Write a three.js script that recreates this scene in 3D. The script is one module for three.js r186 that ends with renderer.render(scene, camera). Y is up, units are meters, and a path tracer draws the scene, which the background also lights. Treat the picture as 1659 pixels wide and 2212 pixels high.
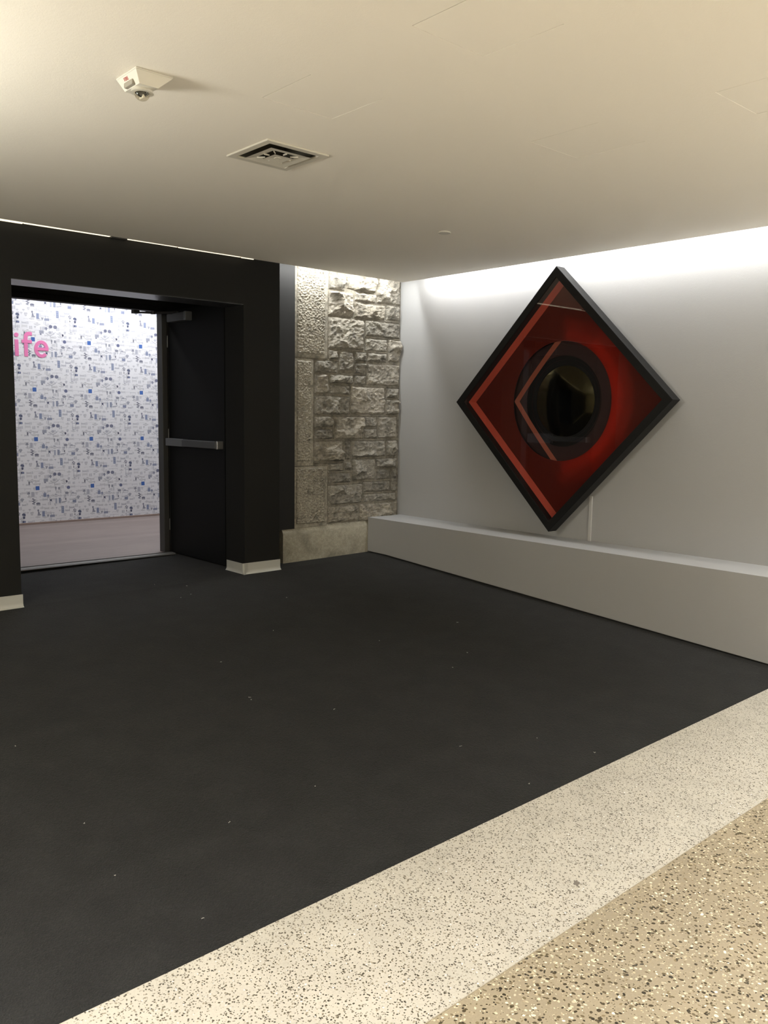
import * as THREE from 'three';
import { RectAreaLightUniformsLib } from 'three/addons/lights/RectAreaLightUniformsLib.js';
import { RoundedBoxGeometry } from 'three/addons/geometries/RoundedBoxGeometry.js';
import { mergeGeometries, toCreasedNormals } from 'three/addons/utils/BufferGeometryUtils.js';
import { ImprovedNoise } from 'three/addons/math/ImprovedNoise.js';
import { FontLoader } from 'three/addons/loaders/FontLoader.js';
import { TextGeometry } from 'three/addons/geometries/TextGeometry.js';

// ------------------------------------------------------------------ camera, exposure, lights
RectAreaLightUniformsLib.init();
const renderer = new THREE.WebGLRenderer({ antialias: true });
renderer.toneMapping = THREE.LinearToneMapping;
renderer.toneMappingExposure = 1.0;
renderer.shadowMap.enabled = true;
const scene = new THREE.Scene();
scene.background = new THREE.Color(0x000000);
const camera = new THREE.PerspectiveCamera(61.638, 1659 / 2212, 0.05, 60);
const rad = THREE.MathUtils.degToRad;
camera.position.set(-5.4123, 1.25, 5.8802);
camera.rotation.set(rad(-6.4545), rad(-41.7974), rad(0.8317), 'YXZ');
scene.add(camera);

const H = 2.409;                       // ceiling underside
const COVE = 2.62;                     // top of the light slots
const rgb = (r, g, b) => new THREE.Color().setRGB(r, g, b);
const C_COOL = rgb(1.0, 0.995, 0.975), C_STONE = rgb(0.98, 0.99, 0.965), C_DOWN = rgb(1.0, 0.985, 0.94), C_GLOBE = rgb(1.0, 0.965, 0.845), C_HALL = rgb(0.98, 0.99, 1.0);
const RED_LED = 9, COVE_RIGHT = 79, COVE_STONE = 112, SLOT = 1.6, DOWN_R = 32, DOWN_C = 5.5, DOWN_B = 180, GLOBE_L = 9.3, GLOBE_R = 6, HALL = 29;

// ------------------------------------------------------------------ helpers
let seed = 1234567;
const rnd = () => { seed = (seed * 1664525 + 1013904223) >>> 0; return seed / 4294967296; };
const perlin = new ImprovedNoise();
const ns = (x, y, z) => perlin.noise(x, y, z);
const used = {};
function numbered(n) { const k = used[n] = (used[n] ?? -1) + 1; return k ? `${n}_${String(k).padStart(3, '0')}` : n; }
function shadow(o) { o.castShadow = true; o.receiveShadow = true; return o; }
function mesh(name, geo, mat, parent) {
  const m = shadow(new THREE.Mesh(geo, mat));
  m.name = parent && parent !== scene ? name : numbered(name);
  if (parent && parent !== scene) { const n = parent.children.filter(c => c.name.replace(/_\d\d\d$/, '') === name).length; if (n) m.name = `${name}_${String(n).padStart(3, '0')}`; }
  (parent || scene).add(m); return m;
}
function thing(name, label, category, pos = [0, 0, 0], ry = 0, group) {
  const g = new THREE.Group(); g.name = numbered(name); g.position.set(...pos); g.rotation.y = ry;
  g.userData = { label, category }; if (group) g.userData.group = group; scene.add(g); return g;
}
function struct(name, geo, mat) { const m = mesh(name, geo, mat); m.userData.kind = 'structure'; return m; }
function structGroup(name) { const g = new THREE.Group(); g.name = numbered(name); g.userData.kind = 'structure'; scene.add(g); return g; }
const merge = gs => mergeGeometries(gs.map(g => g.index ? g.toNonIndexed() : g));
function box(x0, x1, y0, y1, z0, z1, r = 0) {
  const w = x1 - x0, h = y1 - y0, d = z1 - z0;
  const g = r ? new RoundedBoxGeometry(w, h, d, 2, r) : new THREE.BoxGeometry(w, h, d);
  g.translate((x0 + x1) / 2, (y0 + y1) / 2, (z0 + z1) / 2); return g;
}
// uv in metres, by the dominant normal axis
function metric(g) {
  if (g.index) g = g.toNonIndexed();
  g.computeVertexNormals();
  const p = g.attributes.position, n = g.attributes.normal, uv = new Float32Array(p.count * 2);
  for (let i = 0; i < p.count; i++) {
    const ax = Math.abs(n.getX(i)), ay = Math.abs(n.getY(i)), az = Math.abs(n.getZ(i));
    let u, v;
    if (ay >= ax && ay >= az) { u = p.getX(i); v = -p.getZ(i); } else if (ax >= az) { u = p.getZ(i); v = p.getY(i); } else { u = p.getX(i); v = p.getY(i); }
    uv[2 * i] = u; uv[2 * i + 1] = v;
  }
  g.setAttribute('uv', new THREE.BufferAttribute(uv, 2)); return g;
}
// floor of the sloping lobby: level at the doorway, falling towards the corridor
const ZB = 0.22, XC = -1.477, SZ = -0.0608, SX = 0.013, Z_CARPET = 3.882, Z_STRIP = 4.451;
const floorY = (x, z) => SX * (x - XC) + SZ * (Math.min(Math.max(z, ZB), Z_STRIP) - ZB);
function floorSlab(x0, x1, z0, z1, top = 0, thick = 0.08) {
  const g = new THREE.BoxGeometry(x1 - x0, thick, z1 - z0, 24, 1, 24); g.translate((x0 + x1) / 2, top - thick / 2, (z0 + z1) / 2);
  const p = g.attributes.position; for (let i = 0; i < p.count; i++) p.setY(i, p.getY(i) + floorY(p.getX(i), p.getZ(i)));
  return metric(g);
}
function dataTex(w, h, fn, repeat, srgb = true) {
  const d = new Uint8Array(w * h * 4);
  for (let y = 0, i = 0; y < h; y++) for (let x = 0; x < w; x++, i += 4) { const c = fn(x, y); d[i] = c[0]; d[i + 1] = c[1]; d[i + 2] = c[2]; d[i + 3] = 255; }
  const t = new THREE.DataTexture(d, w, h); t.wrapS = t.wrapT = THREE.RepeatWrapping; t.magFilter = THREE.LinearFilter; t.minFilter = THREE.LinearMipmapLinearFilter; t.generateMipmaps = true;
  if (srgb) t.colorSpace = THREE.SRGBColorSpace; t.repeat.set(repeat, repeat); t.needsUpdate = true; return t;
}
const std = (color, roughness = 0.8, extra = {}) => new THREE.MeshStandardMaterial({ color, roughness, ...extra });
const lin = (r, g, b) => new THREE.Color().setRGB(r, g, b);
function tileNoise(n, cells, seedz) {             // periodic value noise on an n x n grid, 0..1
  const g = new Float32Array(cells * cells); for (let i = 0; i < g.length; i++) g[i] = rnd();
  const out = new Float32Array(n * n), s = cells / n;
  for (let y = 0; y < n; y++) for (let x = 0; x < n; x++) {
    const fx = x * s, fy = y * s, x0 = fx | 0, y0 = fy | 0; let tx = fx - x0, ty = fy - y0; tx = tx * tx * (3 - 2 * tx); ty = ty * ty * (3 - 2 * ty);
    const x1 = (x0 + 1) % cells, y1 = (y0 + 1) % cells;
    out[y * n + x] = (g[y0 * cells + x0] * (1 - tx) + g[y0 * cells + x1] * tx) * (1 - ty) + (g[y1 * cells + x0] * (1 - tx) + g[y1 * cells + x1] * tx) * ty;
  }
  return out;
}

// ------------------------------------------------------------------ materials
// terrazzo: irregular chips scattered over a tile of size metres
function terrazzo(n, size, base, chips) {
  const buf = new Float32Array(n * n * 3), nz = tileNoise(n, 16), nf = tileNoise(n, n / 4);
  for (let i = 0; i < n * n; i++) { const k = 0.965 + 0.05 * nz[i] + 0.05 * (nf[i] - 0.5); for (let c = 0; c < 3; c++) buf[3 * i + c] = base[c] * k; }
  for (const [count, rmin, rmax, cols] of chips) for (let k = 0; k < count; k++) {
    const cx = rnd() * n, cy = rnd() * n, r = (rmin + (rmax - rmin) * Math.pow(rnd(), 1.6)) * n / size, a = rnd() * 6.28, el = 0.45 + 0.5 * rnd(), col = cols[(rnd() * cols.length) | 0];
    const v = []; const m = 5 + ((rnd() * 3) | 0); for (let j = 0; j < m; j++) v.push(0.72 + 0.38 * rnd());
    const R = Math.ceil(r * 1.2) + 1, ca = Math.cos(a), sa = Math.sin(a), tone = 0.85 + 0.3 * rnd();
    for (let dy = -R; dy <= R; dy++) for (let dx = -R; dx <= R; dx++) {
      const u = dx * ca + dy * sa, w = (-dx * sa + dy * ca) / el, q = (Math.atan2(w, u) / 6.2832 + 1) % 1 * m, q0 = q | 0, f = q - q0;
      const rr = r * (v[q0 % m] * (1 - f) + v[(q0 + 1) % m] * f), t = Math.min(1, Math.max(0, rr - Math.hypot(u, w) + 0.5));
      if (t <= 0) continue;
      const i = 3 * ((((cy + dy) | 0) + n) % n * n + (((cx + dx) | 0) + n) % n);
      for (let c = 0; c < 3; c++) buf[i + c] = buf[i + c] * (1 - t) + col[c] * tone * t;
    }
  }
  return dataTex(n, n, (x, y) => { const i = 3 * (y * n + x); return [Math.min(255, buf[i]), Math.min(255, buf[i + 1]), Math.min(255, buf[i + 2])]; }, 1 / size);
}
const texWhite = terrazzo(2048, 1.5, [180, 175, 164], [[34000, 0.0011, 0.0038, [[84, 78, 66], [98, 92, 80], [62, 58, 50], [76, 70, 58], [132, 124, 108]]], [1500, 0.001, 0.003, [[240, 238, 230]]]]);
const texBeige = terrazzo(2048, 1.5, [148, 137, 116], [[5000, 0.001, 0.005, [[160, 148, 122], [192, 180, 154]]], [6000, 0.0015, 0.0058, [[214, 204, 178], [196, 185, 158]]], [12000, 0.0016, 0.0066, [[66, 58, 42], [52, 47, 36], [88, 78, 58], [110, 98, 76]]]]);
const mWhite = std(0xffffff, 0.42, { map: texWhite });
const mBeige = std(0xffffff, 0.32, { map: texBeige });
const mCarpet = (() => {
  const n = 1024, a = tileNoise(n, 512), b = tileNoise(n, 256), c = tileNoise(n, 12), d = tileNoise(n, 90);
  const f = (x, y) => { const i = y * n + x; return 0.5 * a[i] + 0.35 * b[i] + 0.15 * d[i]; };
  const map = dataTex(n, n, (x, y) => { const i = y * n + x; const k = 12 + 25 * (f(x, y) - 0.2) + 9 * (c[i] - 0.5) + (a[i] > 0.985 ? 26 : 0); return [k * 1.0, k * 1.01, k * 0.985]; }, 1 / 1.2);
  const bump = dataTex(n, n, (x, y) => { const k = 255 * f(x, y); return [k, k, k]; }, 1 / 1.2, false);
  return std(0xffffff, 0.97, { map, bumpMap: bump, bumpScale: 0.004 });
})();
const plaster = (color, rough, amt = 0.0006, tile = 0.7) => {
  const n = 512, a = tileNoise(n, 256), b = tileNoise(n, 64), c = tileNoise(n, 5);
  const bump = dataTex(n, n, (x, y) => { const i = y * n + x, k = 255 * (0.5 * a[i] + 0.3 * b[i] + 0.2 * c[i]); return [k, k, k]; }, 1 / tile, false);
  return std(color, rough, { bumpMap: bump, bumpScale: amt });
};
const mCeil = plaster(lin(0.92, 0.88, 0.81), 0.92, 0.0004);
const mGrey = plaster(lin(0.37, 0.372, 0.376), 0.6, 0.0004);
const matte = (color, rough, spec) => new THREE.MeshPhysicalMaterial({ color, roughness: rough, specularIntensity: spec });
const mBlack = matte(lin(0.011, 0.011, 0.0102), 0.75, 0.35);
const mCream = plaster(lin(0.62, 0.57, 0.47), 0.85);
const mDoor = matte(lin(0.006, 0.006, 0.0062), 0.6, 0.3);
const mDoorEdge = std(lin(0.05, 0.05, 0.05), 0.5, { metalness: 0.3 });
const mVinyl = std(lin(0.42, 0.42, 0.39), 0.5);
const mSteelDark = std(lin(0.16, 0.165, 0.17), 0.42, { metalness: 0.6 });
const mSteel = std(lin(0.5, 0.5, 0.5), 0.4, { metalness: 0.85 });
const mWhitePaint = std(lin(0.70, 0.68, 0.62), 0.5);
const mDark = std(lin(0.03, 0.028, 0.024), 0.8);
const mFrame = matte(lin(0.009, 0.009, 0.009), 0.5, 0.45);

// ------------------------------------------------------------------ the setting: floors
struct('floor_carpet', floorSlab(-9, 0, -1.0, Z_CARPET), mCarpet);
struct('floor_white_strip', floorSlab(-9, 0, Z_CARPET, Z_STRIP, -0.001), mWhite);
struct('floor_corridor', floorSlab(-9, 0, Z_STRIP, 10, -0.002), mBeige);
// thin metal joint between the two terrazzos, and under the carpet edge
const seam = structGroup('trim_1');
mesh('joint_strip', floorSlab(-9, -0.39, Z_STRIP - 0.0012, Z_STRIP + 0.0012, 0.0, 0.02), std(lin(0.34, 0.30, 0.23), 0.5), seam);

const PANELS = [[-3.395, 4.055, 0.32, 0.32, 'flush white ceiling access panel at the top edge of the view'], [-3.385, 3.235, 0.33, 0.30, 'flush white ceiling access panel between the fire strobe and the air vent, behind them'], [-2.25, 4.43, 0.32, 0.34, 'flush white ceiling access panel cut off by the right edge of the view'], [-2.27, 3.62, 0.34, 0.34, 'faint flush white ceiling access panel above the diamond artwork']];
// ceiling with openings for the air vent and the access panels
const ceilGroup = structGroup('ceiling');
{
  const CX0 = -9, CX1 = -0.168, CZ0 = 0.215, CZ1 = 10;
  const s = new THREE.Shape([[CX0, 0.265], [-3.575, 0.262], [-1.83, 0.232], [-1.62, CZ0], [CX1, CZ0], [CX1, CZ1], [CX0, CZ1]].map(p => new THREE.Vector2(p[0], -p[1])));
  const h = new THREE.Path([[-3.235, 2.41], [-2.97, 2.41], [-2.97, 2.675], [-3.235, 2.675]].map(p => new THREE.Vector2(p[0], -p[1]))); s.holes.push(h);
  for (const [x, z, w, d] of PANELS) s.holes.push(new THREE.Path([[x - w / 2, z - d / 2], [x + w / 2, z - d / 2], [x + w / 2, z + d / 2], [x - w / 2, z + d / 2]].map(p => new THREE.Vector2(p[0], -p[1]))));
  const g = new THREE.ExtrudeGeometry(s, { depth: 0.05, bevelEnabled: false }); g.rotateX(-Math.PI / 2); g.translate(0, H, 0);
  mesh('ceiling_board', metric(g), mCeil, ceilGroup);
  mesh('cove_upstand', box(-0.19, CX1, H + 0.05, COVE, CZ0, 10), mCeil, ceilGroup);
  mesh('cove_upstand', box(-9, -0.19, H + 0.05, COVE, 0.28, 0.30), mCeil, ceilGroup);
  mesh('cove_lid', box(-9, 0.1, COVE, COVE + 0.04, -0.3, 10), mCeil, ceilGroup);
}

// walls
struct('wall_right', metric(box(0, 0.12, -0.5, COVE, -0.06, 10)), mGrey);
struct('wall_left', metric(box(-9.1, -9, -0.6, COVE, 0.2, 10)), mCream);
struct('wall_rear', metric(box(-9.1, 0.12, -0.6, COVE, 10, 10.1)), mCream);
const wallBack = structGroup('wall_back');
{
  const s = new THREE.Shape([[-9.1, -0.4], [-3.507, -0.4], [-3.507, 2.066], [-1.806, 2.066], [-1.806, -0.4], [XC, -0.4], [XC, COVE], [-9.1, COVE]].map(p => new THREE.Vector2(...p)));
  const g = new THREE.ExtrudeGeometry(s, { depth: 0.27, bevelEnabled: false }); g.translate(0, 0, -0.05);
  mesh('front_face', metric(g), mBlack, wallBack);
  mesh('return_panel', metric(box(XC, -1.192, 0.285, COVE, -0.02, 0.03)), matte(lin(0.017, 0.017, 0.0172), 0.6, 0.5), wallBack);
  mesh('soffit', box(-3.507, -1.806, 2.062, 2.066, -0.05, 0.218), matte(lin(0.03, 0.03, 0.03), 0.28, 1), wallBack);
  // vestibule behind the doorway
  mesh('pocket_side', metric(box(-1.69, -1.60, -0.1, 2.4, -1.09, -0.05)), mBlack, wallBack);
  mesh('pocket_side', metric(box(-3.72, -3.63, -0.1, 2.4, -1.09, -0.05)), mBlack, wallBack);
  mesh('vestibule_ceiling', metric(box(-3.7, -1.6, 2.30, 2.36, -1.09, -0.05)), mBlack, wallBack);
}

// rough stone wall in the corner recess
const wallStone = structGroup('wall_stone');
const stoneTex = (() => {
  const n = 512, a = tileNoise(n, 128), b = tileNoise(n, 24), c = tileNoise(n, 6), d = tileNoise(n, 256);
  const map = dataTex(n, n, (x, y) => { const i = y * n + x; let k = 150 + 46 * (b[i] - 0.5) + 40 * (c[i] - 0.5) + 30 * (a[i] - 0.5); if (b[i] * c[i] > 0.55) k -= 26; return [k * 1.0, k * 0.975, k * 0.925]; }, 1 / 0.45);
  const bump = dataTex(n, n, (x, y) => { const i = y * n + x, k = 255 * (0.35 * a[i] + 0.35 * d[i] + 0.3 * b[i]); return [k, k, k]; }, 1 / 0.45, false);
  return { map, bump };
})();
const mStones = [[0.92, 0.90, 0.86], [0.78, 0.77, 0.74], [0.66, 0.65, 0.62], [0.85, 0.82, 0.76], [1.0, 0.97, 0.92]].map(c => std(lin(...c), 0.92, { map: stoneTex.map, bumpMap: stoneTex.bump, bumpScale: 0.007 }));
const mMortar = std(lin(0.62, 0.60, 0.55), 0.95, { map: stoneTex.map, bumpMap: stoneTex.bump, bumpScale: 0.004 });
mesh('mortar_bed', metric(box(-1.3, 0.0, 0.0, COVE, -0.06, 0.011)), mMortar, wallStone);
let stoneN = 0;
function stone(x0, x1, y0, y1, prot, tone) {
  const w = x1 - x0, h = y1 - y0, id = ++stoneN * 7.31, nx = Math.max(10, Math.round(w / 0.0075)), ny = Math.max(8, Math.round(h / 0.0075));
  const g = new THREE.PlaneGeometry(w, h, nx, ny), p = g.attributes.position;
  // random cleavage planes and scoops give the broken, rock-faced surface
  const S = Math.min(w, h), pl = [], sc = [];
  for (let k = 0; k < 8; k++) { const a = rnd() * 6.283, t = 0.35 + 1.1 * rnd(); pl.push([Math.cos(a) * t, Math.sin(a) * t, 0.45 + 0.75 * rnd(), (rnd() - 0.5) * w * 0.8, (rnd() - 0.5) * h * 0.8]); }
  pl.push([0.1 * (rnd() - 0.5), 0.9 + 0.7 * rnd(), 0.65 + 0.4 * rnd(), 0, 0]);                                  // undercut towards the foot
  const ns_ = 1 + ((w * h / 0.02) | 0); for (let k = 0; k < ns_; k++) sc.push([(rnd() - 0.5) * w, (rnd() - 0.5) * h, S * (0.25 + 0.4 * rnd()), 0.35 + 0.55 * rnd()]);
  for (let i = 0; i < p.count; i++) {
    const x = p.getX(i), y = p.getY(i), e = Math.min(w / 2 - Math.abs(x), h / 2 - Math.abs(y));
    const X = x + x0 + w / 2, Y = y + y0 + h / 2;
    const wx = x + 0.030 * ns(X * 11, Y * 11, id) + 0.010 * ns(X * 38, Y * 38, id + 4), wy = y + 0.030 * ns(X * 11, Y * 13, id + 9) + 0.010 * ns(X * 38, Y * 44, id + 2);
    let f = 1.15; for (const [a, b, c, ox, oy] of pl) f = Math.min(f, c + (a * (wx - ox) + b * (wy - oy)) / S);
    for (const [cx, cy, r, d] of sc) { const q = Math.hypot(wx - cx, (wy - cy) * 1.4) / r; if (q < 1) f -= d * (1 - q * q) * (0.6 + 0.4 * q); }
    f = Math.max(0.04 + 0.08 * ns(X * 15, Y * 15, id + 6), f);
    const wob = ns(X * 20, Y * 20, id) * 0.012 + 0.002;
    const edge = THREE.MathUtils.smoothstep(e + wob, 0.0, 0.022);
    const ridge = 1 - Math.abs(ns(X * 14, Y * 22, id)) * 2;
    const rough = 0.007 * ridge + 0.008 * ns(X * 30, Y * 46, id) + 0.005 * ns(X * 75, Y * 95, id);
    let z = 0.004 + edge * (0.014 + 1.3 * prot * f + rough);
    if (e < 1e-6) { z = -0.004; p.setX(i, x + ns(X * 30, Y * 30, id + 3) * 0.006); p.setY(i, y + ns(X * 30, Y * 30, id + 5) * 0.006); }
    p.setZ(i, Math.max(z, e < 1e-6 ? -0.004 : 0.004));
  }
  g.translate((x0 + x1) / 2, (y0 + y1) / 2, 0.004);
  const uv = g.attributes.uv; for (let i = 0; i < p.count; i++) uv.setXY(i, p.getX(i) + id * 0.37, p.getY(i) + id * 0.21);
  const gg = toCreasedNormals(g, 0.42);
  mesh('stone', gg, mStones[tone ?? ((rnd() * 4) | 0)], wallStone);
}
for (const a of [
  [-0.84, -0.61, 2.465, 2.60, 0.04], [-0.60, -0.30, 2.48, 2.60, 0.05], [-0.29, -0.02, 2.495, 2.60, 0.05],
  [-0.836, -0.655, 2.300, 2.455, 0.05, 2], [-0.645, -0.304, 2.318, 2.468, 0.045, 3], [-0.295, -0.012, 2.236, 2.485, 0.065, 0],
  [-0.838, -0.560, 2.086, 2.293, 0.085, 4], [-0.551, -0.302, 2.230, 2.309, 0.035, 0], [-0.551, -0.192, 2.088, 2.222, 0.055, 3], [-0.183, -0.018, 2.095, 2.228, 0.035, 1],
  [-0.838, -0.432, 1.808, 2.078, 0.085, 0], [-0.424, -0.014, 1.936, 2.080, 0.045, 2], [-0.424, -0.161, 1.808, 1.926, 0.035, 1], [-0.152, -0.004, 1.727, 1.928, 0.055, 0],
  [-0.834, -0.726, 1.716, 1.800, 0.030, 1], [-0.717, -0.552, 1.628, 1.796, 0.045, 1], [-0.543, -0.409, 1.712, 1.799, 0.030, 2], [-0.400, -0.161, 1.714, 1.799, 0.035, 1],
  [-0.542, -0.411, 1.602, 1.703, 0.028, 2], [-0.401, -0.006, 1.508, 1.704, 0.075, 0], [-0.980, -0.726, 1.598, 1.707, 0.032, 2],
  [-0.978, -0.826, 1.422, 1.590, 0.060, 0], [-0.816, -0.552, 1.512, 1.594, 0.035, 1], [-0.542, -0.411, 1.508, 1.594, 0.035, 2], [-0.816, -0.590, 1.418, 1.504, 0.040, 1], [-0.579, -0.178, 1.252, 1.498, 0.060, 4], [-0.168, -0.014, 1.400, 1.496, 0.035, 1], [-0.166, -0.010, 1.252, 1.391, 0.050, 0],
  [-0.980, -0.590, 1.244, 1.410, 0.065, 1], [-0.978, -0.774, 1.134, 1.234, 0.035, 1], [-0.764, -0.440, 1.030, 1.234, 0.060, 3], [-0.430, -0.273, 1.138, 1.234, 0.025, 1], [-0.430, -0.273, 1.030, 1.128, 0.020, 2], [-0.262, -0.028, 1.036, 1.238, 0.035, 0],
  [-0.978, -0.774, 1.032, 1.124, 0.030, 2], [-0.980, -0.660, 0.842, 1.020, 0.065, 3], [-0.649, -0.578, 0.850, 1.020, 0.030, 2], [-0.567, -0.164, 0.870, 1.020, 0.060, 1], [-0.154, -0.018, 0.870, 1.022, 0.040, 1],
  [-0.647, -0.570, 0.760, 0.840, 0.022, 2], [-0.826, -0.658, 0.752, 0.830, 0.028, 1], [-0.558, -0.286, 0.664, 0.858, 0.065, 1], [-0.279, -0.022, 0.772, 0.858, 0.050, 1],
  [-0.828, -0.570, 0.646, 0.742, 0.038, 2], [-0.560, -0.484, 0.646, 0.654, 0.01, 2], [-0.276, -0.100, 0.660, 0.764, 0.030, 2], [-0.092, -0.022, 0.548, 0.764, 0.030, 2],
  [-0.828, -0.438, 0.460, 0.636, 0.065, 1], [-0.428, -0.100, 0.550, 0.652, 0.030, 2], [-0.428, -0.030, 0.460, 0.540, 0.040, 1], [-0.826, -0.476, 0.300, 0.450, 0.045, 3], [-0.468, -0.016, 0.290, 0.452, 0.060, 3],
]) stone(...a);
// raised ribbon pointing between the stones
{
  const gs = [];
  for (const [x0, x1, y] of [[-0.70, -0.16, 1.8025], [-0.84, -0.72, 1.7115], [-0.54, -0.41, 1.7075], [-0.70, -0.42, 1.5995], [-0.81, -0.43, 1.503], [-0.56, -0.01, 1.5015], [-0.98, -0.83, 1.4155], [-0.17, -0.01, 1.3955], [-0.98, -0.02, 1.2395], [-0.98, -0.78, 1.129], [-0.42, -0.28, 1.133], [-0.98, -0.02, 1.026], [-0.15, -0.02, 0.864], [-0.55, -0.2, 0.863], [-0.98, -0.66, 0.836], [-0.83, -0.56, 0.747], [-0.28, -0.02, 0.768], [-0.83, -0.44, 0.641], [-0.42, -0.1, 0.656], [-0.43, -0.04, 0.545], [-0.42, -0.02, 1.932], [-0.19, -0.02, 2.087]]) {
    const c = new THREE.CylinderGeometry(0.006, 0.006, x1 - x0, 6, 24); c.rotateZ(Math.PI / 2); c.translate((x0 + x1) / 2, y, 0.012);
    const p = c.attributes.position; for (let i = 0; i < p.count; i++) { p.setY(i, p.getY(i) + 0.004 * ns(p.getX(i) * 14, y * 9, 1)); p.setZ(i, p.getZ(i) + 0.003 * ns(p.getX(i) * 20, y * 9, 5)); }
    gs.push(c);
  }
  for (const [x, y0, y1] of [[-0.405, 1.51, 1.80], [-0.547, 1.61, 1.80], [-0.156, 1.74, 1.92], [-0.584, 1.25, 1.5], [-0.173, 1.25, 1.5], [-0.435, 1.035, 1.235], [-0.268, 1.035, 1.235], [-0.769, 1.035, 1.235], [-0.653, 0.77, 1.02], [-0.572, 0.65, 1.02], [-0.159, 0.87, 1.02], [-0.433, 0.46, 0.65], [-0.097, 0.55, 0.76], [-0.652, 0.76, 0.85]]) {
    const c = new THREE.CylinderGeometry(0.0055, 0.0055, y1 - y0, 6, 10); c.translate(x, (y0 + y1) / 2, 0.012);
    const p = c.attributes.position; for (let i = 0; i < p.count; i++) p.setX(i, p.getX(i) + 0.005 * ns(p.getY(i) * 12, x * 9, 1));
    gs.push(c);
  }
  mesh('raised_pointing', metric(merge(gs)), mMortar, wallStone);
}
// three dressed quoins with a smooth margin and a pitted panel
const mQuoin = std(lin(0.90, 0.88, 0.82), 0.9, { map: stoneTex.map, bumpMap: stoneTex.bump, bumpScale: 0.003 });
for (const [mx0, mx1, my0, my1, px0, px1, py0, py1] of [[-1.194, -0.846, 1.716, COVE, -1.172, -0.876, 1.748, 2.60], [-1.194, -0.992, 0.812, 1.704, -1.170, -1.018, 0.850, 1.690], [-1.194, -0.838, 0.285, 0.806, -1.174, -0.868, 0.318, 0.794]]) {
  const b = mesh('quoin', metric(box(mx0, mx1, my0, my1, 0, 0.022, 0.006)), mQuoin, wallStone);
  const w = px1 - px0, h = py1 - py0, nx = Math.round(w / 0.0042), ny = Math.round(h / 0.0042);
  const g = new THREE.PlaneGeometry(w, h, nx, ny), p = g.attributes.position;
  for (let i = 0; i < p.count; i++) {
    const x = p.getX(i), y = p.getY(i), e = Math.min(w / 2 - Math.abs(x), h / 2 - Math.abs(y)), X = x + px0 + w / 2, Y = y + py0 + h / 2;
    const t = THREE.MathUtils.smoothstep(e, 0, 0.009);
    const pit = ns(X * 62, Y * 62, 3) * 0.011 + ns(X * 130, Y * 130, 9) * 0.006 + ns(X * 9, Y * 9, 2) * 0.004;
    p.setZ(i, t * (0.012 + pit) - (1 - t) * 0.001);
    if (e < 1e-6) p.setZ(i, -0.004);
  }
  g.translate((px0 + px1) / 2, (py0 + py1) / 2, 0.022);
  mesh('pitted_panel', metric(g), mQuoin, b);
}
// base course with sloped, worn top
{
  const tex = (() => { const n = 512, a = tileNoise(n, 128), b = tileNoise(n, 10), c = tileNoise(n, 5), d = tileNoise(n, 40);
    return dataTex(n, n, (x, y) => { const i = y * n + x; let k = 176 + 22 * (a[i] - 0.5) + 18 * (d[i] - 0.5); k -= 75 * Math.max(0, b[i] * 0.6 + c[i] * 0.6 - 0.62); return [k, k * 0.975, k * 0.90]; }, 1 / 0.9); })();
  const m = std(lin(0.74, 0.73, 0.70), 0.9, { map: tex, bumpMap: stoneTex.bump, bumpScale: 0.002 });
  const nx = 60, prof = [[-0.05, -0.10], [0.042, -0.10], [0.042, 0.05], [0.042, 0.15], [0.042, 0.245], [0.036, 0.262], [0.02, 0.285], [0.0, 0.306], [-0.05, 0.31]];
  const x0 = -1.317, x1 = 0.0, v = [], idx = [];
  for (let i = 0; i <= nx; i++) { const x = x0 + (x1 - x0) * i / nx; prof.forEach(([z, y], j) => { const top = j >= 4; v.push(x, y + (top ? 0.006 * ns(x * 9, j, 4) + 0.003 * ns(x * 40, j, 1) : 0), z + (j > 0 && j < 8 ? 0.002 * ns(x * 8, y * 10, 7) : 0)); }); }
  const m9 = prof.length;
  for (let i = 0; i < nx; i++) for (let j = 0; j < m9 - 1; j++) { const a = i * m9 + j, b = a + 1, c = a + m9, d = c + 1; idx.push(a, c, b, b, c, d); }
  for (let j = 1; j < m9 - 1; j++) { idx.push(0, j, j + 1); const o = nx * m9; idx.push(o, o + j + 1, o + j); }
  let g = new THREE.BufferGeometry(); g.setAttribute('position', new THREE.Float32BufferAttribute(v, 3)); g.setIndex(idx);
  g = toCreasedNormals(g, 0.5); const keep = g.attributes.normal.clone(); g = metric(g); g.setAttribute('normal', keep);
  mesh('base_course', g, m, wallStone);
}

// ------------------------------------------------------------------ the bright room behind the doors
struct('floor_hall', metric(box(-6.5, 2.2, -0.09, 0.0, -3.65, -1.0)), (() => {
  const n = 1024, a = tileNoise(n, 6), rows = 8; const st = []; for (let r = 0; r < rows; r++) st.push(rnd());
  const gr = tileNoise(n, 256);
  const map = dataTex(n, n, (x, y) => { const r = (y * rows / n) | 0, gy = (y * 1) | 0; const k = 134 + 10 * (st[r] - 0.5) + 14 * (gr[gy * n + ((x / 16) | 0)] - 0.5) + 6 * (a[y * n + x] - 0.5); return [k, k * 0.905, k * 0.875]; }, 1 / 1.2);
  return std(0xffffff, 0.5, { map });
})());
struct('wall_hall_side', metric(box(2.2, 2.3, -0.1, 2.9, -3.75, -1.0)), std(lin(0.8, 0.8, 0.82), 0.9));
struct('wall_hall_far_side', metric(box(-6.6, -6.5, -0.1, 2.9, -3.75, -1.0)), std(lin(0.8, 0.8, 0.82), 0.9));
struct('ceiling_hall', box(-6.6, 2.3, 2.9, 3.0, -3.75, -1.0), std(lin(0.8, 0.8, 0.8), 0.9));
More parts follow.
